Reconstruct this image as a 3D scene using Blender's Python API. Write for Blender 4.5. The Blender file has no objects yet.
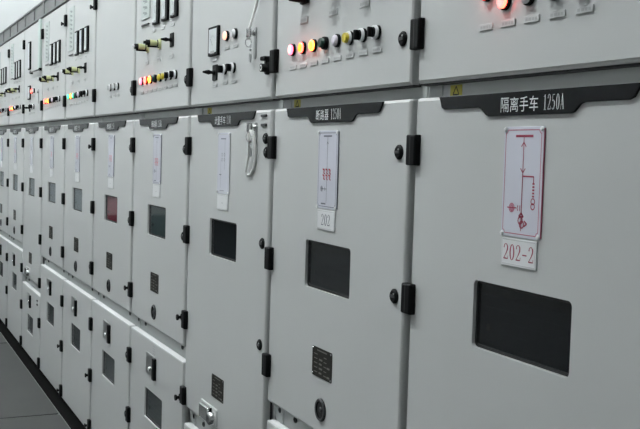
import bpy, bmesh, math, random
from mathutils import Vector, Matrix
random.seed(4)
SC = bpy.context.scene
COL = SC.collection
W = 0.8                                   # cabinet width
Z1, Z2, Z3, Z4, ZT, ZF = 1.651, 1.621, 0.782, 0.724, 2.322, 2.43
DY = 0.75                                 # cabinet empties stand at mid depth

# ------------------------------------------------------------------ materials
MATS = {}
def mat(name, col, rough=0.5, metal=0.0, spec=0.5, emit=None, es=0.0, noise=None, bump=None, coat=0.0):
    m = bpy.data.materials.new(name); m.use_nodes = True
    nt = m.node_tree; b = nt.nodes['Principled BSDF']
    b.inputs['Base Color'].default_value = (*col, 1)
    b.inputs['Roughness'].default_value = rough
    b.inputs['Metallic'].default_value = metal
    b.inputs['Specular IOR Level'].default_value = spec
    b.inputs['Coat Weight'].default_value = coat
    if emit:
        b.inputs['Emission Color'].default_value = (*emit, 1)
        b.inputs['Emission Strength'].default_value = es
    if noise or bump:
        tc = nt.nodes.new('ShaderNodeTexCoord')
    if noise:
        sc, amt = noise
        n = nt.nodes.new('ShaderNodeTexNoise'); n.inputs['Scale'].default_value = sc; n.inputs['Detail'].default_value = 5
        nt.links.new(tc.outputs['Object'], n.inputs['Vector'])
        r = nt.nodes.new('ShaderNodeMix'); r.data_type = 'RGBA'
        r.inputs['A'].default_value = (*[c*(1-amt) for c in col], 1)
        r.inputs['B'].default_value = (*[min(1, c*(1+amt)) for c in col], 1)
        nt.links.new(n.outputs['Fac'], r.inputs['Factor'])
        nt.links.new(r.outputs['Result'], b.inputs['Base Color'])
    if bump:
        sc, st = bump
        n2 = nt.nodes.new('ShaderNodeTexNoise'); n2.inputs['Scale'].default_value = sc; n2.inputs['Detail'].default_value = 2
        nt.links.new(tc.outputs['Object'], n2.inputs['Vector'])
        bp = nt.nodes.new('ShaderNodeBump'); bp.inputs['Strength'].default_value = st; bp.inputs['Distance'].default_value = 0.001
        nt.links.new(n2.outputs['Fac'], bp.inputs['Height'])
        nt.links.new(bp.outputs['Normal'], b.inputs['Normal'])
    MATS[name] = m
    return m
def glass(name, tint):
    m = bpy.data.materials.new(name); m.use_nodes = True
    nt = m.node_tree; nt.nodes.clear()
    o = nt.nodes.new('ShaderNodeOutputMaterial'); mx = nt.nodes.new('ShaderNodeMixShader')
    fr = nt.nodes.new('ShaderNodeFresnel'); fr.inputs['IOR'].default_value = 1.5
    t = nt.nodes.new('ShaderNodeBsdfTransparent'); t.inputs['Color'].default_value = (*tint, 1)
    g = nt.nodes.new('ShaderNodeBsdfGlossy'); g.inputs['Roughness'].default_value = 0.06
    ge = nt.nodes.new('ShaderNodeNewGeometry'); mu = nt.nodes.new('ShaderNodeMath'); mu.operation = 'MULTIPLY'
    iv = nt.nodes.new('ShaderNodeMath'); iv.operation = 'SUBTRACT'; iv.inputs[0].default_value = 1.0
    nt.links.new(ge.outputs['Backfacing'], iv.inputs[1]); nt.links.new(iv.outputs[0], mu.inputs[0]); nt.links.new(fr.outputs[0], mu.inputs[1])
    nt.links.new(mu.outputs[0], mx.inputs[0]); nt.links.new(t.outputs[0], mx.inputs[1])
    nt.links.new(g.outputs[0], mx.inputs[2]); nt.links.new(mx.outputs[0], o.inputs[0])
    MATS[name] = m
mat('paint', (0.56, 0.572, 0.566), 0.36, spec=0.45, noise=(3.0, 0.025), bump=(420, 0.08))
mat('frame_paint', (0.47, 0.49, 0.485), 0.5, spec=0.4, noise=(6.0, 0.06))
mat('fascia_paint', (0.17, 0.175, 0.175), 0.5, spec=0.3, noise=(5.0, 0.25))
mat('black', (0.0045, 0.005, 0.0055), 0.55, spec=0.12)
mat('gloss_black', (0.003, 0.004, 0.005), 0.22, spec=0.22)
mat('edge_silver', (0.55, 0.56, 0.57), 0.3, metal=0.6)
mat('letter', (0.72, 0.74, 0.75), 0.5)
mat('white_plastic', (0.78, 0.79, 0.80), 0.35)
mat('board', (0.66, 0.67, 0.75), 0.22, spec=0.5)
mat('label_white', (0.56, 0.57, 0.57), 0.4)
mat('label_grey', (0.42, 0.43, 0.43), 0.5)
mat('pink', (0.45, 0.09, 0.16), 0.4)
mat('maroon', (0.34, 0.035, 0.08), 0.45)
mat('red_ink', (0.55, 0.04, 0.06), 0.45)
mat('slate', (0.10, 0.11, 0.15), 0.45)
mat('bronze', (0.020, 0.019, 0.016), 0.45, spec=0.12)
mat('bronze_mark', (0.16, 0.16, 0.14), 0.45)
mat('chrome', (0.72, 0.73, 0.73), 0.22, metal=1.0)
mat('steel', (0.42, 0.43, 0.43), 0.32, metal=1.0)
mat('dark_steel', (0.035, 0.037, 0.04), 0.35, spec=0.4)
mat('cord_white', (0.93, 0.94, 0.92), 0.7)
mat('yellow', (0.62, 0.50, 0.03), 0.4)
mat('sticker', (0.42, 0.36, 0.02), 0.5)
mat('olive', (0.58, 0.61, 0.32), 0.4)
mat('green_dark', (0.015, 0.05, 0.035), 0.35)
mat('lilac', (0.72, 0.66, 0.74), 0.3)
mat('meter_face', (0.62, 0.66, 0.66), 0.3)
mat('mint', (0.52, 0.62, 0.58), 0.35)
mat('card', (0.50, 0.55, 0.53), 0.4)
mat('card_ink', (0.25, 0.29, 0.28), 0.5)
mat('panel_dark', (0.011, 0.012, 0.015), 0.6, spec=0.1)
mat('panel_low', (0.10, 0.11, 0.105), 0.5)
mat('panel_green', (0.075, 0.115, 0.105), 0.5)
mat('panel_red', (0.50, 0.035, 0.07), 0.6, spec=0.1)
mat('panel_glare', (0.46, 0.47, 0.47), 0.5)  # pale tone carries the glare of the farther panes, painted into the panel
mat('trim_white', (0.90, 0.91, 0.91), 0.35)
mat('gasket', (0.008, 0.008, 0.009), 0.6)
mat('lit_red', (0.6, 0.08, 0.08), 0.3, emit=(1.0, 0.40, 0.38), es=0.84)
mat('lit_pink', (0.7, 0.3, 0.3), 0.3, emit=(1.0, 0.55, 0.50), es=0.84)
mat('lit_orange', (0.7, 0.2, 0.03), 0.3, emit=(1.0, 0.34, 0.01), es=1.25)
mat('lit_yellow', (0.7, 0.5, 0.05), 0.3, emit=(1.0, 0.62, 0.05), es=1.25)
mat('glow_pink', (0.5, 0.03, 0.08), 0.3, emit=(1.0, 0.10, 0.16), es=3.13)
mat('glow_red', (0.5, 0.02, 0.02), 0.3, emit=(1.0, 0.05, 0.03), es=7.92)
mat('glow_orange', (0.6, 0.2, 0.02), 0.3, emit=(1.0, 0.16, 0.02), es=8.35)
mat('lit_green', (0.1, 0.6, 0.35), 0.3, emit=(0.06, 1.0, 0.60), es=0.84)
mat('lit_peach', (0.8, 0.45, 0.3), 0.3, emit=(1.0, 0.50, 0.36), es=0.78)
mat('plinth_black', (0.004, 0.004, 0.004), 0.9, spec=0.04)
mat('rubber', (0.042, 0.044, 0.043), 0.6, spec=0.25, noise=(4.0, 0.12), bump=(60, 0.15))
mat('floor_paint', (0.15, 0.153, 0.15), 0.6, noise=(3.0, 0.1))
mat('dado_paint', (0.05, 0.06, 0.06), 0.5, noise=(2.0, 0.05))
mat('far_wall_paint', (0.28, 0.285, 0.285), 0.7, noise=(2.0, 0.03))
mat('wall_paint', (0.46, 0.475, 0.475), 0.7, noise=(2.0, 0.03))
mat('ceiling_paint', (0.62, 0.63, 0.63), 0.8, noise=(2.0, 0.02))
mat('diffuser', (0.9, 0.9, 0.9), 0.5, emit=(0.95, 1.0, 1.01), es=125.0)
glass('pane_glass', (0.74, 0.78, 0.80))

# ------------------------------------------------------------------ mesh builder
def rrect(x0, x1, z0, z1, r=0.0, n=4):
    if r <= 0: return [(x0, z0), (x1, z0), (x1, z1), (x0, z1)]
    out = []
    for cx, cz, a in ((x1-r, z0+r, -90), (x1-r, z1-r, 0), (x0+r, z1-r, 90), (x0+r, z0+r, 180)):
        for i in range(n+1):
            t = math.radians(a + 90*i/n)
            out.append((cx + r*math.cos(t), cz + r*math.sin(t)))
    return out
def inset(poly, d):
    n = len(poly); out = []
    for i in range(n):
        p0, p, p1 = Vector(poly[i-1]), Vector(poly[i]), Vector(poly[(i+1) % n])
        a = (p-p0); b = (p1-p)
        if a.length < 1e-9 or b.length < 1e-9: out.append(tuple(p)); continue
        a.normalize(); b.normalize()
        na, nb = Vector((-a.y, a.x)), Vector((-b.y, b.x))
        m = na+nb
        m = m/max(0.35, m.dot(na)) if m.length > 1e-6 else na
        out.append(tuple(p + m*d))
    return out
class MB:
    def __init__(s): s.v = []; s.f = []; s.m = []; s.sm = []; s.mats = []
    def mi(s, name):
        if name not in s.mats: s.mats.append(name)
        return s.mats.index(name)
    def add(s, vs, fs, m, smooth=False):
        o = len(s.v); s.v += [tuple(v) for v in vs]; k = s.mi(m)
        for f in fs: s.f.append([o+i for i in f]); s.m.append(k); s.sm.append(smooth)
    def prism(s, poly, yb, yf, m, bev=0.0, seg=2, front=None):
        """outline in x,z from back yb to front yf (front is -y), front edge rounded"""
        n = len(poly); rings = [[(x, yb, z) for x, z in poly]]
        if bev > 0:
            for i in range(seg+1):
                t = math.pi/2*i/seg
                q = inset(poly, bev*(1-math.cos(t)))
                rings.append([(x, yf + bev*(1-math.sin(t)), z) for x, z in q])
        else: rings.append([(x, yf, z) for x, z in poly])
        vs = [p for r in rings for p in r]; fs = []
        for k in range(len(rings)-1):
            for i in range(n):
                j = (i+1) % n
                fs.append([k*n+i, k*n+j, (k+1)*n+j, (k+1)*n+i])
        s.add(vs, fs, m, bev > 0)
        s.add(rings[-1], [list(range(n))], front or m); s.add(rings[0], [list(range(n))[::-1]], m)
    def box(s, x0, x1, y0, y1, z0, z1, m):
        v = [(x, y, z) for x in (x0, x1) for y in (y0, y1) for z in (z0, z1)]
        s.add(v, [[0,1,3,2],[4,6,7,5],[0,4,5,1],[2,3,7,6],[0,2,6,4],[1,5,7,3]], m)
    def lathe(s, cx, cz, prof, n=20):
        """prof: list of (r, y, material) along -y; material colours the band up to that point"""
        for k in range(len(prof)-1):
            (r0, y0, _), (r1, y1, m) = prof[k], prof[k+1]
            A = [(cx+r0*math.cos(6.28318*i/n), y0, cz+r0*math.sin(6.28318*i/n)) for i in range(n)]
            B = [(cx+r1*math.cos(6.28318*i/n), y1, cz+r1*math.sin(6.28318*i/n)) for i in range(n)]
            s.add(A+B, [[i, (i+1) % n, n+(i+1) % n, n+i] for i in range(n)], m, abs(r0-r1) < 0.7*abs(y0-y1)+1e-6)
    def tube(s, path, r, m, n=8):
        pts = [Vector(p) for p in path]; rings = []
        for i, p in enumerate(pts):
            d = (pts[min(i+1, len(pts)-1)] - pts[max(i-1, 0)]).normalized()
            a = d.cross(Vector((0.31, 0.2, 0.93)))
            if a.length < 1e-3: a = d.cross(Vector((1, 0, 0)))
            a.normalize(); b = d.cross(a)
            rings.append([p + a*r*math.cos(6.28318*k/n) + b*r*math.sin(6.28318*k/n) for k in range(n)])
        vs = [q for R in rings for q in R]; fs = []
        for i in range(len(pts)-1):
            for k in range(n):
                l = (k+1) % n
                fs.append([i*n+k, i*n+l, (i+1)*n+l, (i+1)*n+k])
        s.add(vs, fs, m, True)
        s.add(rings[0], [list(range(n))], m); s.add(rings[-1], [list(range(n))[::-1]], m)
    def line(s, x0, z0, x1, z1, w, y, m):
        d = Vector((x1-x0, z1-z0)); d.normalize(); q = Vector((-d.y, d.x))*w/2
        ps = [(x0+q.x, z0+q.y), (x1+q.x, z1+q.y), (x1-q.x, z1-q.y), (x0-q.x, z0-q.y)]
        s.add([(a, y, b) for a, b in ps], [[0, 1, 2, 3]], m)
    def ring(s, cx, cz, r, w, y, m, n=14):
        vs = []
        for i in range(n):
            t = 6.28318*i/n
            vs += [(cx+(r-w/2)*math.cos(t), y, cz+(r-w/2)*math.sin(t)), (cx+(r+w/2)*math.cos(t), y, cz+(r+w/2)*math.sin(t))]
        s.add(vs, [[2*i, 2*i+1, 2*((i+1) % n)+1, 2*((i+1) % n)] for i in range(n)], m)
    def stroke(s, pts, x0, z0, sx, sz, y, m):
        """pts: (x, z, width) in a unit box; ribbon of changing width, round-ish joins"""
        P = [Vector((x0+p[0]*sx, z0+p[1]*sz)) for p in pts]
        vs = []
        for i, p in enumerate(P):
            d = (P[min(i+1, len(P)-1)] - P[max(i-1, 0)]).normalized()
            q = Vector((-d.y, d.x))*pts[i][2]*sx/2
            vs += [(p.x+q.x, y, p.y+q.y), (p.x-q.x, y, p.y-q.y)]
        s.add(vs, [[2*i, 2*i+1, 2*i+3, 2*i+2] for i in range(len(P)-1)], m)
    def shift(s, dx=0, dy=0, dz=0):
        s.v = [(x+dx, y+dy, z+dz) for x, y, z in s.v]; return s
    def mesh(s, name):
        me = bpy.data.meshes.new(name)
        me.from_pydata(s.v, [], s.f)
        for m in s.mats: me.materials.append(MATS[m])
        me.polygons.foreach_set('material_index', s.m)
        me.polygons.foreach_set('use_smooth', s.sm)
        bm = bmesh.new(); bm.from_mesh(me)
        bmesh.ops.remove_doubles(bm, verts=bm.verts, dist=1e-6)
        bmesh.ops.recalc_face_normals(bm, faces=bm.faces)
        bm.to_mesh(me); bm.free(); me.update()
        return me

def link(name, me, parent=None, loc=(0, 0, 0), label=None):
    o = bpy.data.objects.new(name, me); COL.objects.link(o)
    o.location = loc
    if parent: o.parent = parent
    if label: o['label'] = label
    return o
def tag(o, label, cat, group=None):
    o['label'] = label; o['category'] = cat
    if group: o['group'] = group
    return o
def structure(name, me):
    o = link(name, me); o['kind'] = 'structure'; return o

# ------------------------------------------------------------------ lettering
def han(mb, text, x0, z0, cw, ch, y, m):
    """Chinese characters as outlines from the default face, each in a cw x ch cell"""
    for i, c in enumerate(text):
        cu = bpy.data.curves.new('t', 'FONT'); cu.body = c; cu.size = 1.0; cu.resolution_u = 2
        ob = bpy.data.objects.new('t', cu); COL.objects.link(ob)
        bpy.context.view_layer.update()
        me = bpy.data.meshes.new_from_object(ob.evaluated_get(bpy.context.evaluated_depsgraph_get()))
        if len(me.vertices):
            xs = [v.co.x for v in me.vertices]; ys = [v.co.y for v in me.vertices]
            ax, bx, az, bz = min(xs), max(xs), min(ys), max(ys)
            vs = [(x0+i*cw+(v.co.x-ax)/(bx-ax)*cw*0.86, y, z0+(v.co.y-az)/(bz-az)*ch) for v in me.vertices]
            mb.add(vs, [list(p.vertices) for p in me.polygons], m)
        bpy.data.objects.remove(ob); bpy.data.curves.remove(cu); bpy.data.meshes.remove(me)
GL = {
 '0': [[(0.5+0.34*math.sin(t*0.5236), 0.5+0.5*math.cos(t*0.5236), 0.07+0.15*abs(math.sin(t*0.5236))) for t in range(13)]],
 '2': [[(.16,.74,.16),(.2,.9,.12),(.36,.99,.08),(.6,.98,.1),(.78,.84,.2),(.77,.64,.2),(.58,.42,.13),(.3,.18,.09),(.12,.04,.09)],[(.10,.05,.12),(.5,.05,.15),(.86,.05,.12),(.9,.24,.07)]],
 '1': [[(.52,.02,.22),(.52,.5,.22),(.52,.99,.2)],[(.22,.02,.07),(.82,.02,.07)],[(.24,.84,.06),(.52,.97,.12)]],
 '5': [[(.28,.96,.09),(.55,.96,.11),(.84,.96,.12)],[(.28,.96,.08),(.22,.56,.08)],[(.22,.54,.08),(.5,.63,.1),(.76,.5,.18),(.8,.3,.2),(.62,.07,.13),(.35,.02,.09),(.13,.12,.14)]],
 'A': [[(.5,1.0,.08),(.28,.4,.07),(.14,.02,.06)],[(.5,1.0,.16),(.68,.5,.2),(.84,.02,.2)],[(.24,.32,.05),(.76,.32,.05)],[(.02,.02,.05),(.3,.02,.05)],[(.66,.02,.05),(1.0,.02,.05)]],
 '-': [[(.12,.42,.13),(.88,.42,.13)]],
}
def serif(mb, text, x0, z0, cw, ch, y, m, fill=0.9):
    for i, c in enumerate(text):
        for k, st in enumerate(GL[c]): mb.stroke(st, x0+i*cw, z0, cw*fill, ch, y-0.00002*k, m)

# ------------------------------------------------------------------ shared part meshes
def door_mesh(name, x0, x1, z0, z1, t=0.021, r=0.007, hole=None):
    mb = MB(); mb.box(x0+.004, x1-.004, t, 0.0284, z0+.004, z0+.016, 'gasket'); mb.box(x0+.004, x1-.004, t, 0.0284, z1-.016, z1-.004, 'gasket')
    mb.box(x0+.004, x0+.016, t, 0.0284, z0+.016, z1-.016, 'gasket'); mb.box(x1-.016, x1-.004, t, 0.0284, z0+.016, z1-.016, 'gasket')
    if z0 == Z1: mb.box(x0+.004, x1-.004, 0.007, 0.0284, z0-.0035, z0+.002, 'gasket')
    if z0 == Z1: mb.box(x0+.004, x1-.004, 0.007, 0.0284, z0-.0035, z0+.002, 'gasket')
    outer = rrect(x0, x1, z0, z1, 0.006, 3); n = len(outer); seg = 4
    rings = [[(x, t, z) for x, z in outer]]
    for i in range(seg+1):
        a = math.pi/2*i/seg
        q = inset(outer, r*(1-math.cos(a))) if i else outer
        rings.append([(x, r*(1-math.sin(a)), z) for x, z in q])
    vs = [p for R in rings for p in R]
    fs = [[k*n+i, k*n+(i+1) % n, (k+1)*n+(i+1) % n, (k+1)*n+i] for k in range(len(rings)-1) for i in range(n)]
    mb.add(vs, fs, 'paint', True)
    bm = bmesh.new()
    def cap(y, ring):
        ed = []
        L = [bm.verts.new(p) for p in ring]
        ed += [bm.edges.new((L[i], L[(i+1) % len(L)])) for i in range(len(L))]
        if hole:
            H = [bm.verts.new((x, y, z)) for x, z in hole]
            ed += [bm.edges.new((H[i], H[(i+1) % len(H)])) for i in range(len(H))]
        bmesh.ops.triangle_fill(bm, edges=ed, use_beauty=True)
    cap(0.0, rings[-1]); cap(t, rings[0])
    bm.verts.index_update()
    mb.add([v.co[:] for v in bm.verts], [[v.index for v in f.verts] for f in bm.faces], 'paint'); bm.free()
    if hole:
        h = len(hole)
        vs = [(x, 0, z) for x, z in hole] + [(x, t, z) for x, z in hole]
        mb.add(vs, [[i, (i+1) % h, h+(i+1) % h, h+i] for i in range(h)], 'paint')
    return mb.mesh(name)

WIN = rrect(0.247, 0.513, 1.149, 1.273, 0.010)
WIN0 = rrect(0.245, 0.536, 1.138, 1.267, 0.010)
LWIN = rrect(0.250, 0.512, 0.395, 0.520, 0.008)
def window_mesh(poly, name):
    mb = MB(); p = inset(poly, 0.0005); q = inset(poly, 0.006); n = len(p)
    for a, b, y0, y1 in ((p, q, 0.0070, 0.0070),):
        vs = [(x, y0, z) for x, z in a] + [(x, y1, z) for x, z in b] + [(x, 0.016, z) for x, z in a] + [(x, 0.016, z) for x, z in b]
        fs = []
        for i in range(n):
            j = (i+1) % n
            fs += [[i, j, n+j, n+i], [2*n+i, 2*n+j, 3*n+j, 3*n+i], [i, j, 2*n+j, 2*n+i], [n+i, n+j, 3*n+j, 3*n+i]]
        mb.add(vs, fs, 'gasket')
    mb.prism(inset(poly, 0.0055), 0.0112, 0.0080, 'pane_glass')
    return mb.mesh(name)
def inner_panel(m, poly, y, name):
    """the plate seen through the pane: ribbed, just behind the door"""
    mb = MB(); xs = [p[0] for p in poly]; zs = [p[1] for p in poly]; x0, x1, z0, z1 = min(xs), max(xs), min(zs), max(zs)
    mb.box(x0-0.03, x1+0.03, y+0.0015, y+0.006, z0-0.03, z1+0.03, m)
    mb.box(x0+0.0068, x1-0.0068, 0.0130, y+0.002, z0+0.0068, z1-0.0068, m)
    k = 6; st = (z1-z0)/k
    for i in range(k):
        z = z0 + st*(i+0.5)
        mb.box(x0+0.010, x1-0.010, 0.0121, 0.0135, z-st*0.28, z+st*0.28, m)
    mb.box(x0+0.030, x0+0.044, 0.0118, 0.0135, z0+0.036, z0+0.048, 'bronze')
    return mb.mesh(name)
def hinge_mesh():
    mb = MB(); mb.prism(rrect(-0.019, 0.019, -0.0325, 0.0325, 0.003, 2), -0.0002, -0.015, 'black', 0.004, 3)
    mb.box(-0.002, 0.001, -0.0154, -0.012, -0.030, 0.030, 'gasket')
    return mb.mesh('hinge')
def knob_mesh():
    mb = MB()
    mb.lathe(0, 0, [(0.0165, 0.0, ''), (0.0165, -0.003, 'black'), (0.0140, -0.005, 'black'), (0.0125, -0.0065, 'black'), (0.0, -0.0065, 'black')])
    mb.box(-0.010, 0.010, -0.0082, -0.0055, -0.003, 0.003, 'dark_steel')
    mb.lathe(0.006, 0.006, [(0.002, -0.006, ''), (0.002, -0.0078, 'steel'), (0, -0.0078, 'steel')], 8)
    return mb.mesh('lock_knob')
def thandle_mesh():
    mb = MB()
    mb.lathe(0, 0, [(0.013, 0.0, ''), (0.013, -0.003, 'black'), (0.006, -0.004, 'black'), (0.006, -0.013, 'black'), (0.011, -0.014, 'black'), (0.011, -0.020, 'black'), (0, -0.0205, 'black')])
    return mb.mesh('lock_handle')
def lamp_mesh(lens, name, skirt=None):
    mb = MB()
    mb.lathe(0, 0, [(0.0165, 0.0, ''), (0.0165, -0.006, 'black'), (0.0135, -0.0075, 'black'), (0.0138, -0.0105, skirt or lens), (0.0118, -0.0130, skirt or lens), (0.009, -0.0145, lens), (0.0, -0.0152, lens)])
    return mb.mesh(name)
def button_mesh(cap, bezel, name):
    mb = MB()
    mb.lathe(0, 0, [(0.0165, 0.0, ''), (0.0165, -0.006, 'black'), (0.0155, -0.010, bezel), (0.0125, -0.0105, bezel), (0.0120, -0.018, cap), (0.0105, -0.0195, cap), (0, -0.0195, cap)])
    return mb.mesh(name)
def rknob_mesh():
    mb = MB()
    mb.lathe(0, 0, [(0.0165, 0.0, ''), (0.0165, -0.007, 'black'), (0.0160, -0.0125, 'white_plastic'), (0.0120, -0.0130, 'white_plastic'), (0.0115, -0.0150, 'black'), (0.0, -0.0150, 'black')])
    mb.prism(rrect(-0.004, 0.004, -0.0115, 0.0115, 0.002, 2), -0.0145, -0.027, 'black', 0.001, 1)
    return mb.mesh('selector_knob')
def wrknob_mesh():
    mb = MB()
    mb.lathe(0, 0, [(0.0165, 0.0, ''), (0.0165, -0.007, 'black'), (0.0160, -0.010, 'white_plastic'), (0.0, -0.0115, 'white_plastic')])
    mb.prism(rrect(-0.003, 0.003, -0.0105, 0.0105, 0.002, 2), -0.011, -0.017, 'label_grey')
    return mb.mesh('white_knob')
def switch_mesh(style):
    mb = MB()
    if style == 'big':
        mb.prism(rrect(-0.026, 0.026, -0.026, 0.026, 0.003, 2), 0.0, -0.008, 'black', 0.002, 2)
        mb.lathe(0, -0.002, [(0.024, -0.008, ''), (0.023, -0.020, 'black'), (0.021, -0.046, 'black'), (0.018, -0.050, 'black'), (0, -0.050, 'black')])
    elif style == 'plate':
        mb.prism(rrect(-0.023, 0.023, -0.026, 0.026, 0.003, 2), 0.0, -0.004, 'black', 0.0015, 2)
        mb.lathe(0, 0, [(0.009, -0.004, ''), (0.008, -0.010, 'black'), (0.005, -0.012, 'black'), (0.006, -0.018, 'black'), (0.008, -0.024, 'black'), (0.003, -0.044, 'black'), (0, -0.045, 'black')])
    else:
        mb.prism(rrect(-0.021, 0.021, -0.020, 0.020, 0.003, 2), 0.0, -0.004, 'olive', 0.0015, 2)
        mb.lathe(0, 0.002, [(0.015, -0.004, ''), (0.014, -0.010, 'olive'), (0.009, -0.013, 'black'), (0.011, -0.020, 'olive'), (0.012, -0.030, 'olive'), (0.012, -0.042, 'olive'), (0.011, -0.044, 'black'), (0.011, -0.056, 'black'), (0.006, -0.058, 'black'), (0.006, -0.066, 'white_plastic' if style == 'tip' else 'black'), (0, -0.067, 'white_plastic' if style == 'tip' else 'black')])
        mb.box(-0.003, 0.003, -0.050, -0.004, -0.016, -0.009, 'black')
    return mb.mesh('rotary_switch')
def label_mesh(w=0.044, h=0.012):
    mb = MB(); mb.prism(rrect(-w/2, w/2, -h/2, h/2, 0.001, 1), 0.0, -0.0025, 'label_white', 0.0006, 1)
    for i, (a, b) in enumerate(((-0.38, -0.22), (-0.18, 0.02), (0.06, 0.20), (0.24, 0.38))):
        mb.line(a*w, 0, b*w, 0, h*0.42, -0.00252, 'label_grey')
    return mb.mesh('label_strip')
def meter_mesh(w, h, name):
    mb = MB(); mb.prism(rrect(-w/2, w/2, -h/2, h/2, 0.003, 2), 0.0, -0.009, 'black', 0.002, 2)
    mb.prism(rrect(-w/2+(0.010 if w > 0.09 else 0.004), w/2-(0.012 if w > 0.09 else 0.030), -h/2+0.010, h/2-0.008, 0.002, 1), -0.008, -0.0094, 'meter_face')
    n = 9
    for i in range(n):
        t = math.radians(150 - 120*i/(n-1)); r0 = w*0.30
        cx, cz = 0, -h*0.16
        mb.line(cx+r0*math.cos(t), cz+r0*math.sin(t), cx+(r0+0.005)*math.cos(t), cz+(r0+0.005)*math.sin(t), 0.0012, -0.0096, 'slate')
    mb.line(0, -h*0.16, -w*0.20, h*0.08, 0.0014, -0.0097, 'black')
    mb.prism(rrect(-w*0.2, w*0.2, -h/2+0.007, -h/2+0.016, 0.001, 1), -0.009, -0.0098, 'label_grey')
    return mb.mesh(name)
def rating_mesh():
    mb = MB(); w, h = 0.118, 0.076
    mb.prism(rrect(-w/2, w/2, -h/2, h/2, 0.004, 2), 0.0, -0.0015, 'bronze', 0.0005, 1)
    y = -0.00155
    for r in range(5):
        z = 0.020 - r*0.0115
        mb.line(-w*.40, z, -w*.22, z, 0.0022, y, 'bronze_mark')
        if r: mb.line(-w*.14, z, w*(.00+.03*(r % 2)), z, 0.0046, y, 'bronze_mark')
        mb.line(w*.10, z-0.002, w*.24, z-0.002, 0.0022, y, 'bronze_mark')
        if r in (2, 4): mb.line(w*.26, z-0.002, w*.40, z-0.002, 0.0046, y, 'bronze_mark')
    mb.line(-w*.25, 0.031, w*.25, 0.031, 0.003, y, 'bronze_mark')
    for sx in (-1, 1):
        for sz in (-1, 1): mb.lathe(sx*(w/2-0.005), sz*(h/2-0.005), [(0.0025, -0.001, ''), (0.002, -0.003, 'chrome'), (0, -0.003, 'chrome')], 8)
    return mb.mesh('rating_plate')
def hole_mesh():
    mb = MB()
    mb.lathe(0, 0, [(0.030, 0.0, ''), (0.030, -0.003, 'black'), (0.027, -0.006, 'dark_steel'), (0.022, -0.005, 'dark_steel'), (0.020, -0.0015, 'black'), (0.0, -0.0008, 'gasket')], 28)
    mb.lathe(0, 0, [(0.007, -0.0012, ''), (0.006, -0.004, 'dark_steel'), (0, -0.004, 'dark_steel')], 12)
    return mb.mesh('operating_socket')
def latch_mesh():
    mb = MB()
    mb.prism(rrect(0.0, 0.112, -0.043, 0.043, 0.003, 2), 0.0, -0.005, 'steel', 0.001, 1)
    mb.prism(rrect(0.112, 0.140, -0.050, 0.036, 0.003, 2), 0.0, -0.012, 'black', 0.002, 2)
    mb.lathe(0.060, -0.018, [(0.010, -0.005, ''), (0.010, -0.009, 'chrome'), (0.006, -0.012, 'white_plastic'), (0, -0.012, 'white_plastic')], 14)
    return mb.mesh('interlock_box')
def bolt_mesh():
    mb = MB(); mb.lathe(0, 0, [(0.0095, 0.0, ''), (0.0095, -0.0045, 'dark_steel'), (0.006, -0.0055, 'dark_steel'), (0.0, -0.004, 'black')], 6)
    return mb.mesh('bolt')
def hasp_mesh():
    """chrome emergency release box with a rounded plunger"""
    mb = MB()
    mb.prism(rrect(-0.085, 0.085, -0.030, 0.030, 0.006, 3), 0.0, -0.006, 'paint', 0.002, 2)
    mb.prism(rrect(-0.060, 0.030, -0.024, 0.024, 0.006, 3), -0.005, -0.020, 'chrome', 0.004, 3)
    mb.lathe(0.055, -0.004, [(0.022, -0.005, ''), (0.021, -0.022, 'chrome'), (0.016, -0.026, 'chrome'), (0, -0.026, 'dark_steel')], 18)
    mb.prism(rrect(0.032, 0.040, -0.026, 0.026, 0.002, 2), -0.005, -0.012, 'black')
    return mb.mesh('release_box')
def sticker_mesh():
    mb = MB(); mb.box(-0.022, 0.022, -0.0006, 0.0, -0.0115, 0.0115, 'sticker')
    for a, b in (((-.011, -.008), (0, .009)), ((0, .009), (.011, -.008)), ((.011, -.008), (-.011, -.008))):
        mb.line(*a, *b, 0.003, -0.0007, 'black')
    return mb.mesh('warning_sticker')
def title_poly():
    return [(0.118, 1.5945), (0.236, 1.5945), (0.246, 1.5915), (0.262, 1.5795), (0.270, 1.577), (0.502, 1.577), (0.510, 1.5795), (0.524, 1.5915), (0.534, 1.5945),
            (0.634, 1.5945), (0.644, 1.598), (0.655, 1.6125), (0.660, 1.6195), (0.100, 1.6195), (0.104, 1.6125), (0.110, 1.598)]
def title_mesh(text, han_x0, han_x1, num_x0, num_x1, k=1.0):
    mb = MB(); mb.prism([(0.1+(x-0.1)*k, z) for x, z in title_poly()], 0.0, -0.0045, 'gloss_black', 0.001, 1)
    mb.box(0.101, 0.1+0.559*k, -0.0043, -0.0002, 1.6195, 1.6203, 'edge_silver')
    y = -0.0047
    n = len(text)
    han(mb, text, han_x0, 1.5835, (han_x1-han_x0)/n, 0.0265, y, 'letter')
    if num_x0: serif(mb, '1250A', num_x0, 1.5845, (num_x1-num_x0)/5, 0.0265, y, 'letter', 0.84)
    return mb.mesh('title_plate')
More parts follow.
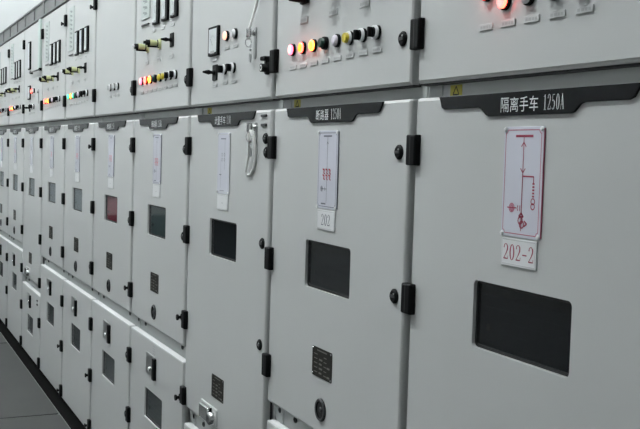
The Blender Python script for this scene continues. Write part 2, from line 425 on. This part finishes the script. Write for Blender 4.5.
def board_base(mb, x0, x1, z0, z1, frame):
    mb.prism(rrect(x0, x1, z0, z1, 0.003, 2), 0.0, -0.0030, 'board', 0.0006, 1)
    mb.box(x1, x1+0.0012, -0.0026, -0.0002, z0+0.003, z1-0.003, frame)
    y = -0.0032; i = 0.006
    for a in ((x0+i+.006, z1-i, x1-i-.006, z1-i), (x0+i+.006, z0+i, x1-i-.006, z0+i), (x0+i, z0+i+.006, x0+i, z1-i-.006), (x1-i, z0+i+.006, x1-i, z1-i-.006)):
        mb.line(*a, 0.0016, y, frame)
    for cx, cz, a0 in ((x0+i, z0+i, 0), (x1-i, z0+i, 90), (x1-i, z1-i, 180), (x0+i, z1-i, 270)):
        pr = None
        for k in range(5):
            t = math.radians(a0+90*k/4); q = (cx+.006*math.cos(t), cz+.006*math.sin(t))
            if pr: mb.line(*pr, *q, 0.0016, y-0.00001*k, frame)
            pr = q
        mb.lathe(cx-.0015*(1 if a0 in (0, 270) else -1), cz-.0015*(1 if a0 in (0, 90) else -1), [(0.0045, -0.0030, ''), (0.0035, -0.0058, 'white_plastic'), (0, -0.0063, 'white_plastic')], 10)
def mimic_mesh(kind):
    mb = MB(); x0, x1, z0, z1 = 0.322, 0.438, 1.360, 1.557
    w, h = x1-x0, z1-z0; y = -0.0034; sh = 0.05 if kind == 'iso' else 0.0
    fr = {'iso': 'pink', 'brk': 'slate', 'pt': 'label_grey'}[kind]
    board_base(mb, x0, x1, z0, z1, fr)
    X = lambda f: x0+(f+sh)*w
    Zz = lambda f: z1-f*h
    L = lambda a, b, c, d, wd, m: mb.line(X(a), Zz(b), X(c), Zz(d), wd, y, m)
    if kind == 'iso':
        L(.26, .085, .70, .085, .0042, 'maroon'); L(.47, .085, .47, .42, .0020, 'pink')
        L(.41, .18, .47, .14, .002, 'maroon'); L(.47, .14, .53, .18, .002, 'maroon')
        L(.41, .375, .47, .415, .002, 'maroon'); L(.47, .415, .53, .375, .002, 'maroon')
        L(.47, .42, .47, .94, .0022, 'maroon'); L(.47, .445, .75, .445, .0028, 'maroon')
        L(.75, .445, .75, .50, .0022, 'maroon')
        for k in range(5): L(.75, .50+.028*k, .75, .516+.028*k, .0062, 'maroon')
        mb.ring(X(.75), Zz(.665), .0052, .0022, y, 'maroon'); mb.ring(X(.75), Zz(.71), .0052, .0022, y-.00002, 'maroon')
        for k in range(4): mb.ring(X(.22), Zz(.735), .0012+.0022*k, .0014, y-.00001*k, 'pink')
        L(.10, .735, .34, .735, .002, 'maroon'); L(.38, .71, .36, .735, .0018, 'maroon'); L(.36, .735, .38, .76, .0018, 'maroon'); L(.43, .71, .43, .76, .0018, 'maroon')
        L(.41, .81, .47, .775, .003, 'maroon'); L(.47, .775, .53, .81, .003, 'maroon'); L(.41, .81, .53, .81, .003, 'maroon')
        mb.ring(X(.45), Zz(.845), .0062, .0026, y, 'maroon'); mb.ring(X(.49), Zz(.88), .0062, .0026, y-.00002, 'maroon')
        L(.55, .845, .62, .87, .003, 'maroon'); L(.62, .87, .55, .895, .003, 'maroon')
    elif kind == 'brk':
        L(.28, .07, .70, .07, .0036, 'slate'); L(.49, .07, .49, .92, .0018, 'slate')
        L(.45, .17, .49, .14, .0018, 'slate'); L(.49, .14, .53, .17, .0018, 'slate')
        for r in range(2):
            for c in range(3):
                cx, cz = .33+.15*c, .515+.075*r
                L(cx-.06, cz-.025, cx+.03, cz-.012, .004, 'red_ink'); L(cx+.03, cz-.012, cx-.01, cz+.028, .004, 'red_ink'); L(cx-.01, cz+.028, cx+.06, cz+.036, .003, 'maroon')
        for k in range(3): mb.ring(X(.24), Zz(.745), .0012+.0026*k, .0016, y-.00001*k, 'slate')
        L(.24, .745, .49, .745, .0016, 'slate'); L(.40, .72, .40, .77, .002, 'slate'); L(.22, .935, .46, .935, .0034, 'slate')
    else:
        L(.28, .10, .70, .10, .0036, 'slate'); L(.62, .10, .62, .60, .0018, 'slate')
        for r in range(2):
            for c in range(2): mb.ring(X(.40+.2*c), Zz(.36+.08*r), .005, .002, y-.00001*r, 'slate')
        L(.30, .44, .30, .90, .0014, 'slate'); L(.20, .69, .36, .69, .004, 'slate'); L(.24, .95, .60, .95, .0022, 'slate')
    return mb.mesh('mimic_board')
def number_mesh(text, ink, vertical=False):
    mb = MB(); x0, x1, z0, z1 = 0.328, 0.432, 1.307, 1.357
    mb.prism(rrect(x0, x1, z0, z1, 0.002, 2), 0.0, -0.003, 'white_plastic', 0.0006, 1)
    y = -0.0032
    for a in ((x0+.003, z0+.003, x1-.003, z0+.003), (x0+.003, z1-.003, x1-.003, z1-.003), (x0+.003, z0+.003, x0+.003, z1-.003), (x1-.003, z0+.003, x1-.003, z1-.003)):
        mb.line(*a, 0.0007, y, 'label_grey')
    n = len(text); cw = 0.0186 if n > 3 else 0.0185
    xa = (x0+x1)/2 - n*cw/2 + 0.001
    serif(mb, text, xa, z0+0.011, cw, 0.028, y, ink)
    return mb.mesh('number_plate')

ME = {
 'hinge': hinge_mesh(), 'knob': knob_mesh(), 'thandle': thandle_mesh(), 'rknob': rknob_mesh(), 'wrknob': wrknob_mesh(),
 'label': label_mesh(), 'label_big': label_mesh(0.05, 0.016), 'rating': rating_mesh(), 'hole': hole_mesh(), 'latch': latch_mesh(), 'bolt': bolt_mesh(),
 'hasp': hasp_mesh(), 'sticker': sticker_mesh(), 'sw_plate': switch_mesh('plate'), 'sw_big': switch_mesh('big'), 'sw_olive': switch_mesh('olive'), 'sw_tip': switch_mesh('tip'),
 'meter_n': meter_mesh(0.084, 0.13, 'meter'), 'meter_s': meter_mesh(0.100, 0.096, 'meter'), 'meter_t': meter_mesh(0.090, 0.19, 'meter'),
 'win': window_mesh(WIN, 'viewing_window'), 'lwin': window_mesh(LWIN, 'viewing_window'),
 'm_iso': mimic_mesh('iso'), 'm_brk': mimic_mesh('brk'), 'm_pt': mimic_mesh('pt'),
 't_iso': title_mesh('隔离手车', 0.317, 0.432, 0.442, 0.500, 1.035), 't_brk': title_mesh('断路器', 0.300, 0.378, 0.388, 0.448), 't_pt': title_mesh('计量手车', 0.290, 0.400, 0.408, 0.448),
 'n_2022': number_mesh('202-2', 'maroon'), 'n_202': number_mesh('202', 'slate'), 'n_blank': number_mesh('-', 'label_grey'),
}
for lens in ('lit_red', 'lit_pink', 'lit_orange', 'lit_yellow', 'lit_green', 'lit_peach', 'lilac', 'white_plastic', 'yellow', 'green_dark', 'black'):
    ME['lamp_'+lens] = lamp_mesh(lens, 'indicator_light', {'lit_pink': 'glow_pink', 'lit_orange': 'glow_red', 'lit_red': 'glow_red', 'lit_yellow': 'glow_orange'}.get(lens))
ME['btn_green'] = button_mesh('green_dark', 'black', 'push_button')
ME['btn_yellow'] = button_mesh('yellow', 'white_plastic', 'push_button')
D0, D1 = 0.003, 0.776
ME['d_top'] = door_mesh('instrument_door', D0, D1, Z1, ZT-0.004)
ME['d_mid'] = door_mesh('breaker_door', D0, D1, Z3, Z2, hole=WIN)
ME['d_iso'] = door_mesh('breaker_door', D0, D1, Z3, Z2, hole=WIN0); ME['win0'] = window_mesh(WIN0, 'viewing_window')
ME['d_long'] = door_mesh('breaker_door', D0, D1, 0.572, Z2, hole=WIN)
ME['d_low'] = door_mesh('cable_door', D0, D1, 0.035, Z4, t=0.0275, r=0.004, hole=LWIN)
ME['d_low_short'] = door_mesh('cable_door', D0, D1, 0.035, 0.508, t=0.0275, r=0.004, hole=rrect(0.250, 0.512, 0.195, 0.320, 0.008))
for n, c in (('dark', 'panel_dark'), ('green', 'panel_green'), ('red', 'panel_red'), ('grey', 'panel_glare')):
    ME['p_'+n] = inner_panel(c, WIN, 0.0220, 'breaker_panel')
ME['p_low'] = inner_panel('panel_low', LWIN, 0.0285, 'cable_panel')
ME['p_first'] = inner_panel('panel_dark', WIN0, 0.0220, 'breaker_panel')
def carcass_mesh(long):
    mb = MB(); p = 'frame_paint'; zl, zh = (0.46, 0.62) if long else (0.68, 0.83)
    a, b, f = 0.002, 0.798, 0.0285
    mb.box(a, a+0.012, f, 1.48, 0.03, ZT, p); mb.box(b-0.012, b, f, 1.48, 0.03, ZT, p)
    mb.box(a+0.012, b-0.012, 1.468, 1.48, 0.03, ZT, p)
    mb.box(a+0.012, b-0.012, f, 1.468, ZT-0.012, ZT, p); mb.box(a+0.012, b-0.012, f, 1.468, 0.03, 0.042, p)
    for z0, z1 in ((zl, zh), (1.57, 1.70), (0.042, 0.10), (2.25, ZT-0.012)):
        mb.box(a+0.012, b-0.012, f, f+0.004, z0, z1, p)
    mb.box(a+0.012, 0.050, f+0.004, f+0.030, 0.05, ZT-0.02, p); mb.box(0.735, b-0.012, f+0.004, f+0.030, 0.05, ZT-0.02, p)
    mb.box(0.045, 0.062, f-0.003, f, zl, zh, p); mb.box(0.045, 0.062, f-0.003, f, 1.60, 1.69, p)
    return mb.mesh('carcass')
ME['carcass'] = carcass_mesh(False); ME['carcass_long'] = carcass_mesh(True)
def plinth_mesh():
    mb = MB(); mb.box(0, 0.8, -0.050, 1.48, 0, 0.010, 'plinth_black'); mb.box(0.002, 0.798, 0.034, 1.47, 0.010, 0.030, 'plinth_black')
    return mb.mesh('plinth')
ME['plinth'] = plinth_mesh()
def fascia_mesh():
    mb = MB(); mb.box(0.002, 0.798, 0.004, 0.42, ZT+0.004, ZF, 'fascia_paint')
    mb.box(0.002, 0.798, -0.004, 0.004, ZF-0.012, ZF, 'fascia_paint'); mb.box(0.002, 0.798, -0.004, 0.004, ZT+0.004, ZT+0.014, 'fascia_paint')
    for x in (0.002, 0.40, 0.778): mb.box(x, x+0.02, -0.003, 0.004, ZT+0.014, ZF-0.012, 'fascia_paint')
    return mb.mesh('top_channel')
ME['fascia'] = fascia_mesh()
def card_mesh():
    mb = MB(); mb.prism(rrect(0.10, 0.23, 2.030, 2.27, 0.004, 2), 0.0, -0.004, 'card', 0.001, 1)
    for k in range(9):
        z = 2.25 - 0.024*k
        mb.line(0.13, z, 0.19, z-0.006, 0.007, -0.0042, 'card_ink'); mb.line(0.15, z-0.010, 0.20, z-0.010, 0.004, -0.0043, 'card_ink')
    mb.box(0.11, 0.22, -0.006, 0.0, 2.004, 2.009, 'dark_steel')
    return mb.mesh('document_holder')
ME['card'] = card_mesh()
def strip_mesh():
    mb = MB(); mb.prism(rrect(0.690, 0.752, 1.985, 2.316, 0.004, 2), 0.0, -0.016, 'mint', 0.003, 2)
    return mb.mesh('wiring_cover')
ME['strip'] = strip_mesh()
def rod_mesh():
    mb = MB(); mb.tube([(0.36, -0.018, 1.992), (0.58, -0.018, 1.990), (0.77, -0.018, 1.988)], 0.005, 'dark_steel')
    for x in (0.38, 0.755): mb.box(x-0.006, x+0.006, -0.020, 0.0, 1.982, 2.000, 'black')
    return mb.mesh('latch_bar')
ME['rod'] = rod_mesh()
def pins_mesh():
    mb = MB()
    for z in (0.0, -0.027):
        mb.prism(rrect(-0.020, 0.020, z-0.004, z+0.004, 0.003, 2), 0.0, -0.005, 'dark_steel', 0.001, 1)
    return mb.mesh('latch_slot')
ME['pins'] = pins_mesh()
def esc_mesh():
    mb = MB(); mb.prism(rrect(-0.010, 0.010, -0.055, 0.040, 0.009, 4), 0.0, -0.003, 'steel', 0.001, 1)
    mb.lathe(0, 0.022, [(0.009, -0.003, ''), (0.009, -0.008, 'chrome'), (0, -0.008, 'chrome')], 16)
    return mb.mesh('lock_plate')
ME['esc'] = esc_mesh()
def handle_mesh():
    mb = MB(); mb.lathe(0, -0.012, [(0.019, 0.0, ''), (0.019, -0.008, 'black'), (0.012, -0.010, 'black'), (0.012, -0.024, 'black'), (0.0, -0.024, 'black')])
    mb.lathe(0, -0.012, [(0.009, -0.0242, ''), (0.006, -0.0246, 'white_plastic'), (0.0045, -0.0242, 'white_plastic')], 14)
    mb.prism(rrect(-0.030, 0.008, 0.010, 0.022, 0.004, 2), 0.0, -0.016, 'black', 0.002, 2)
    mb.box(-0.004, 0.008, -0.012, 0.0, -0.012, 0.016, 'black')
    return mb.mesh('door_handle')
ME['handle'] = handle_mesh()
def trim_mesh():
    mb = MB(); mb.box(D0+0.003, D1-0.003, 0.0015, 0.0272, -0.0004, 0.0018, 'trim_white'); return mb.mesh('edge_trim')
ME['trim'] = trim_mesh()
def white_tag_mesh():
    mb = MB(); mb.prism(rrect(-0.028, 0.028, -0.027, 0.027, 0.002, 1), 0.0, -0.001, 'label_white')
    for k in range(4): mb.line(-0.018, 0.016-0.010*k, 0.016, 0.016-0.010*k, 0.0025, -0.0012, 'label_grey')
    return mb.mesh('notice_tag')
ME['note'] = white_tag_mesh()

# ------------------------------------------------------------------ cabinets
LABELS = [
 'grey switchgear cabinet nearest the camera, with the 202-2 number plate',
 'grey switchgear cabinet with the 202 number plate under red, orange and yellow lamps',
 'grey switchgear cabinet with white key cords hanging from both its doors',
 'grey switchgear cabinet with dark green window, just left of the one with white key cords',
 'grey switchgear cabinet with a red panel behind its window and plain instrument door',
 'grey switchgear cabinet with green and yellow lit lamps, left of the red window one',
 'grey switchgear cabinet with red and orange lit lamps, second left of the red window one',
 'grey switchgear cabinet with a pale vertical strip on its upper door, far down the row',
 'grey switchgear cabinet just beyond the one with the pale vertical strip',
 'grey switchgear cabinet cut by the left picture edge, second from the far end',
 'last grey switchgear cabinet at the far end of the row, by the end wall',
]
KIND = ['iso', 'brk', 'pt', 'brk', 'plain', 'brk', 'brk', 'pt', 'brk', 'brk', 'brk']
PANEL = ['first', 'dark', 'dark', 'green', 'red', 'grey', 'grey', 'grey', 'grey', 'grey', 'grey']
LAMPS = {1: ['lit_pink', 'lit_orange', 'lit_yellow', 'btn_green', 'lilac', 'btn_yellow', 'rknob', 'rknob'],
         3: ['lit_pink', 'lit_red', 'lit_yellow', 'btn_green', 'yellow', 'btn_yellow', 'rknob', 'rknob'],
         5: ['lit_green', 'lit_yellow', 'lit_green', 'btn_green', 'lilac', 'black', 'rknob', 'rknob'],
         6: ['lit_red', 'lit_orange', 'lit_yellow', 'btn_green', 'lilac', 'black', 'rknob', 'rknob'],
         8: ['lit_red', 'lit_orange', 'lit_yellow', 'btn_green', 'lilac', 'black', 'rknob', 'rknob']}
def light_name(key):
    if key == 'rknob': return 'selector_knob', ME['rknob']
    if key.startswith('btn'): return 'push_button', ME[key]
    return 'indicator_light', ME['lamp_'+key]
COLW = {'lit_pink': 'pale red lit lamp', 'lit_orange': 'orange lit lamp', 'lit_yellow': 'yellow lit lamp', 'btn_green': 'dark green push button', 'lilac': 'unlit white lamp',
        'btn_yellow': 'yellow push button with white collar', 'lit_red': 'red lit lamp', 'lit_green': 'green lit lamp', 'rknob': 'black knob with white collar', 'yellow': 'yellow lamp', 'black': 'black lamp', 'lit_peach': 'peach lit lamp', 'white_plastic': 'white lamp'}

def cabinet(c):
    k = KIND[c]; long = k == 'pt'
    root = bpy.data.objects.new('switchgear_cabinet', None); COL.objects.link(root)
    root.location = (-W*c + W/2, DY, 0); root.empty_display_size = 0.2
    tag(root, LABELS[c], 'electrical cabinet', 'switchgear cabinets standing in one row')
    off = (-W/2, -DY, 0)
    P = lambda name, me, label=None: link(name, me, root, off, label)
    S = lambda name, me, par, x=0, z=0, y=0, label=None: link(name, me, par, (x, y, z), label)
    ca = P('carcass', ME['carcass_long' if long else 'carcass'])
    P('plinth', ME['plinth'], 'black plinth strip along the floor')
    P('top_channel', ME['fascia'], 'dark grey channel along the top')
    P('breaker_panel', ME['p_'+PANEL[c]], 'red panel behind the window' if PANEL[c] == 'red' else None)
    zb = 0.535 if long else 0.757
    for u in ((0.040, 0.150, 0.680) if c != 0 else ()):
        S('bolt', ME['bolt'], ca, u, zb+0.005, 0.0285)
    if c < 3: S('warning_sticker', ME['sticker'], ca, (0.112, 0.100, 0.135)[c], 1.634, 0.0283, 'small yellow warning sticker')
    # instrument door
    d = P('instrument_door', ME['d_top'])
    for z in (1.755, 2.212): S('hinge', ME['hinge'], d, 0.007, z, label='black hinge')
    S('lock_knob', ME['knob' if c in (1, 2) else 'thandle'], d, 0.742 if c != 2 else 0.735, 2.200) if c < 7 else None
    if c == 2: S('door_handle', ME['handle'], d, 0.748, 1.752)
    elif c in (1, 0): S('lock_knob', ME['knob'], d, 0.737, 1.752)
    elif c in (3, 4): S('lock_knob', ME['knob'], d, 0.752, 1.750)
    if k == 'brk':
        lam = LAMPS.get(c, LAMPS[6])
        for i, key in enumerate(lam):
            u = 0.130+0.0697*i
            nm, me = light_name(key)
            S(nm, me, d, u, 1.777, label=COLW[key])
            S('label_strip', ME['label'], d, u, 1.7295+0.0012*i, label='small white label')
        for i, st in enumerate(('sw_big', 'sw_big', 'sw_big') if c == 1 else ('sw_tip', 'sw_olive', 'sw_plate')):
            u = (0.205, 0.385, 0.555)[i]
            S('rotary_switch', ME[st], d, u, 1.918 if c == 1 else 1.910)
            S('label_strip', ME['label_big'], d, u-0.008, 1.850, label='small white label')
        for u in (0.335, 0.465, 0.590): S('meter', ME['meter_n'], d, u, 2.056, label='narrow meter with pale face')
        for u in (0.29, 0.43, 0.565): S('label_strip', ME['label'], d, u, 1.968)
        S('document_holder', ME['card'], d, label='pale document holder')
    elif k == 'iso':
        for i, key in enumerate(['lit_red', 'lit_red', 'white_plastic', 'rknob', 'rknob']):
            u = 0.265+0.0705*i
            nm, me = light_name(key)
            S(nm, me, d, u-0.021 + (0.012 if i == 0 else 0), 1.785 + (0.023 if i == 0 else 0), label=COLW[key])
            S('label_strip', ME['label'], d, u-0.011, 1.7445, label='small white label')
    elif k == 'pt':
        S('meter', ME['meter_s'], d, 0.262, 1.860, label='square meter with pale face')
        S('meter', ME['meter_t'], d, 0.262, 2.115, label='tall meter with pale face')
        for i, key in enumerate(('lit_peach', 'white_plastic') if c == 2 else ('lit_red', 'white_plastic')):
            S('indicator_light', ME['lamp_'+key], d, 0.385+0.08*i, 1.866, label=COLW[key])
            S('label_strip', ME['label'], d, 0.385+0.08*i, 1.828)
            S('selector_knob', ME['rknob'], d, 0.375+0.08*i, 1.760)
            S('label_strip', ME['label'], d, 0.375+0.08*i, 1.718)
        S('rotary_switch', ME['sw_plate'], d, 0.272, 1.756)
        S('label_strip', ME['label'], d, 0.262, 1.800); S('label_strip', ME['label'], d, 0.272, 1.714)
        S('lock_plate', ME['esc'], d, 0.638, 1.828, label='steel lock plate')
        if c == 7:
            S('wiring_cover', ME['strip'], d, label='pale mint vertical strip'); S('latch_bar', ME['rod'], d)
    else:
        for i in range(3):
            S('selector_knob', ME['wrknob'], d, 0.345+0.075*i, 1.778, label='white faced knob'); S('label_strip', ME['label'], d, 0.345+0.075*i, 1.738)
    # breaker door
    d = P('breaker_door', ME['d_long' if long else 'd_iso' if c == 0 else 'd_mid'])
    for z in (1.512, 1.196, 0.822 if c == 0 else 0.888) + ((0.612,) if long else ()):
        S('hinge', ME['hinge'], d, 0.007, z, label='black hinge')
    for i, z in enumerate((1.512, 1.196, 0.826 if c == 1 else 0.888)):
        if c in (0, 1, 2):
            S('lock_knob', ME['knob'], d, 0.737 if i or c != 2 else 0.752, z + ((-0.005, -0.005, 0.04) if c == 1 else (-0.014, 0.036, 0.045))[i])
        elif c < 6 and not (c == 5 and i == 1):
            th = (c, i) in ((5, 0), (4, 2), (3, 2))
            S('lock_knob', ME['thandle' if th else 'knob'], d, 0.752, z - (0.012 if i != 2 else 0.0))
    if c == 2:
        S('latch_slot', ME['pins'], d, 0.728, 1.604); S('lock_plate', ME['esc'], d, 0.662, 1.548, label='steel lock plate')
        S('lock_knob', ME['knob'], d, 0.744, 1.538)
    S('viewing_window', ME['win0' if c == 0 else 'win'], d, label='glass pane in a black gasket')
    t = {'iso': 'iso', 'pt': 'pt'}.get(k, 'brk')
    S('title_plate', ME['t_'+t], d, label='black title plate with white lettering')
    dx = 0.008 if c == 0 else -0.006 if c == 1 else 0.0
    S('mimic_board', ME['m_'+t], d, dx, 0, label='white board with a pink line diagram' if c == 0 else 'white board with a line diagram')
    S('number_plate', ME['n_2022' if c == 0 else 'n_202' if c == 1 else 'n_blank'], d, dx-0.002, 0, label='white number plate')
    if long:
        S('rating_plate', ME['rating'], d, 0.367, 0.719, label='dark bronze rating plate'); S('release_box', ME['hasp'], d, 0.290, 0.618, label='chrome release box')
    else:
        S('rating_plate', ME['rating'], d, 0.371, 0.965 if c else 0.950, label='dark bronze rating plate'); S('operating_socket', ME['hole'], d, 0.372, 0.847, label='round socket with dark metal rim')
    # cable door
    d = P('cable_door', ME['d_low_short' if long else 'd_low'])
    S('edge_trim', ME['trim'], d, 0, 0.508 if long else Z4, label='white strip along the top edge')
    dz = -0.20 if long else 0.0
    S('viewing_window', ME['lwin'], d, 0, dz, label='glass pane in a black gasket')
    P('cable_panel', ME['p_low']).location.z = dz
    for z in ((0.345, 0.080) if long else (0.603, 0.340, 0.078)):
        S('hinge', ME['hinge'], d, 0.007, z, label='black hinge')
        if c in (3, 4, 5, 6) and not (c > 4 and z > 0.5): S('lock_knob', ME['thandle' if c != 4 else 'knob'], d, 0.750, z - 0.012)
    S('interlock_box', ME['latch'], d, 0.280, 0.628 + dz, label='steel lock box with black end')
    if c == 3: S('notice_tag', ME['note'], d, 0.385, 0.694, label='small white notice tag')
    if c == 7: S('latch_slot', ME['pins'], d, 0.690, 0.470)
    return root
for c in range(11): cabinet(c)

# ------------------------------------------------------------------ keys on white cords, hanging from the second pair of locks
X2 = -W*2
def sag(a, b, drop, n=14):
    a, b = Vector(a), Vector(b)
    return [a.lerp(b, i/n) + Vector((0, 0, -drop*4*(i/n)*(1-i/n))) for i in range(n+1)]
def key_thing(x, z, cord, label, tagz):
    r = bpy.data.objects.new('key', None); COL.objects.link(r); r.location = (x, -0.0085, z)
    tag(r, label, 'key', 'keys left in the locks')
    mb = MB()
    mb.prism([(a*1.0, b) for a, b in rrect(-0.004, 0.004, -0.004, 0.004, 0.001, 1)], 0.0, -0.008, 'chrome')
    mb.prism(rrect(-0.004, 0.004, -0.013, 0.013, 0.003, 3), -0.007, -0.022, 'chrome', 0.001, 1)
    mb.lathe(0, 0, [(0.006, 0.0, ''), (0.006, -0.003, 'steel'), (0, -0.003, 'steel')], 12)
    link('key_blade', mb.mesh('key_blade'), r)
    mb = MB(); pts = [(0.0, -0.014+0.009*math.cos(t*0.3927), -0.016-0.012+0.014*math.sin(t*0.3927)) for t in range(17)]
    mb.tube(pts, 0.0014, 'chrome', 6)
    zz = -0.04
    for i in range(tagz):
        mb.lathe(0.001*(i % 2), zz-0.010*i, [(0.004, -0.006, ''), (0.004, -0.011, 'steel'), (0, -0.011, 'steel')], 8)
    mb.prism(rrect(-0.008, 0.008, zz-0.010*tagz-0.026, zz-0.010*tagz, 0.005, 3), -0.006, -0.009, 'steel')
    link('key_chain', mb.mesh('key_chain'), r)
    mb = MB(); mb.tube(cord, 0.0045, 'cord_white', 6)
    link('cord', mb.mesh('cord'), r, label='white cord')
key_thing(X2+0.638, 1.850, [(0, -0.016, -0.02), (-0.002, -0.016, 0.0), (0.008, -0.010, 0.03), (0.034, -0.002, 0.09), (0.062, 0.0, 0.17), (0.084, 0.0, 0.25), (0.096, 0.001, 0.335)],
          'key on a white cord hanging up the instrument door beside the meter', 2)
loop = [(0, -0.016, -0.020), (-0.006, -0.010, -0.05), (-0.022, -0.002, -0.095), (-0.040, 0.0, -0.135), (-0.048, 0.002, -0.158), (-0.040, 0.003, -0.170), (-0.022, 0.004, -0.166), (-0.004, 0.004, -0.145), (0.008, 0.004, -0.11), (0.012, 0.002, -0.07), (0.010, -0.004, -0.03), (0.004, -0.012, -0.010)]
key_thing(X2+0.662, 1.570, [(a*1.25, b, c*0.84) for a, b, c in loop], 'key with a looped white cord hanging on the breaker door beside the title plate', 2)

# ------------------------------------------------------------------ floor mats
def mat_mesh():
    mb = MB(); mb.prism(rrect(-1.071, 1.071, -0.50, 0.50, 0.01, 2), 0, 0.004, 'rubber', 0.0)
    me = mb.mesh('rubber_mat')
    for v in me.vertices: v.co = Vector((v.co.x, v.co.z, v.co.y))
    me.flip_normals(); return me
MM = mat_mesh()
ML = {0: 'dark grey rubber floor mat below the camera, nearest of the row', 1: 'dark grey rubber floor mat in front of the red window cabinet',
      2: 'dark grey rubber floor mat between the two dark seams on the floor', 3: 'dark grey rubber floor mat beyond the far dark seam on the floor'}
for i in range(4):
    o = link('rubber_mat', MM if i == 0 else MM, None, (-3.755+1.08+2.16-2.16*i, -0.557, 0))
    tag(o, ML[i], 'floor mat', 'rubber mats laid along the cabinets')

# ------------------------------------------------------------------ room
XA, XB, YA, YB, H = -9.2, 4.2, -3.6, 2.6, 4.6
def slab(x0, x1, y0, y1, z0, z1, m, name):
    mb = MB(); mb.box(x0, x1, y0, y1, z0, z1, m); return structure(name, mb.mesh(name))
slab(XA-0.2, XB+0.2, YA-0.2, YB+0.2, -0.1, 0.0, 'floor_paint', 'floor')
slab(XA-0.2, XB+0.2, YA-0.2, YB+0.2, H, H+0.1, 'ceiling_paint', 'ceiling')
slab(XA-0.2, XB+0.2, YB, YB+0.2, 0, H, 'wall_paint', 'wall_back')
slab(XA-0.2, XB+0.2, YA-0.2, YA, 0, H, 'far_wall_paint', 'wall_front')
slab(XA, XA+0.015, YA, -0.1, 0, 0.75, 'dado_paint', 'trim_1')
slab(XA-0.2, XA, YA, YB, 0, H, 'wall_paint', 'wall_left')
slab(XB, XB+0.2, YA, YB, 0, H, 'wall_paint', 'wall_right')
LP = [('by the far end wall', -8.2, -1.5), ('above the middle of the aisle', -5.6, -1.45), ('above the cabinet with key cords', -3.0, -1.45), ('above the camera', -0.4, -1.45), ('added unseen behind the far cabinets to brighten the end wall', -8.1, 1.7)]  # last entry is an added, unseen light that brightens the upper end wall
for nm, x, yy in LP:
    r = bpy.data.objects.new('ceiling_light', None); COL.objects.link(r); r.location = (x, yy, H)
    tag(r, 'long white twin-tube pendant light ' + nm, 'ceiling light', 'ceiling lights over the aisle')
    mb = MB(); mb.box(-0.65, 0.65, -0.045, 0.045, -0.24, -0.20, 'white_plastic'); link('housing', mb.mesh('housing'), r)
    for sx in (-0.5, 0.5):
        mb = MB(); mb.tube([(sx, 0, -0.20), (sx, 0, 0)], 0.006, 'white_plastic'); link('hanger', mb.mesh('hanger'), r)
    for sy in (-0.065, 0.065):
        mb = MB(); mb.tube([(-0.61, sy, -0.25), (0.61, sy, -0.25)], 0.016, 'diffuser', 10); link('lamp_tube', mb.mesh('lamp_tube'), r)

# ------------------------------------------------------------------ camera
yaw, pit, rol = -1.13923486, -0.0610054780, 0.0289592653
f = Vector((math.sin(yaw)*math.cos(pit), math.cos(yaw)*math.cos(pit), math.sin(pit)))
r = Vector((math.cos(yaw), -math.sin(yaw), 0)); u = r.cross(f)
r2 = r*math.cos(rol) + u*math.sin(rol); u2 = -r*math.sin(rol) + u*math.cos(rol)
M = Matrix((r2, u2, -f)).transposed().to_4x4()
M.translation = Vector((1.84901726, -1.06727420, 1.49929))
cd = bpy.data.cameras.new('camera'); cd.sensor_width = 36; cd.lens = 1000/640*36; cd.clip_start = 0.02
cam = bpy.data.objects.new('camera', cd); COL.objects.link(cam); cam.matrix_world = M
SC.camera = cam
w = bpy.data.worlds.new('world'); w.use_nodes = True; SC.world = w
w.node_tree.nodes['Background'].inputs['Color'].default_value = (0.5, 0.53, 0.55, 1); w.node_tree.nodes['Background'].inputs['Strength'].default_value = 0.1
vs = SC.view_settings
vs.view_transform = 'Standard'; vs.look = 'None'; vs.gamma = 1.0; vs.use_curve_mapping = False; vs.exposure = 0.92
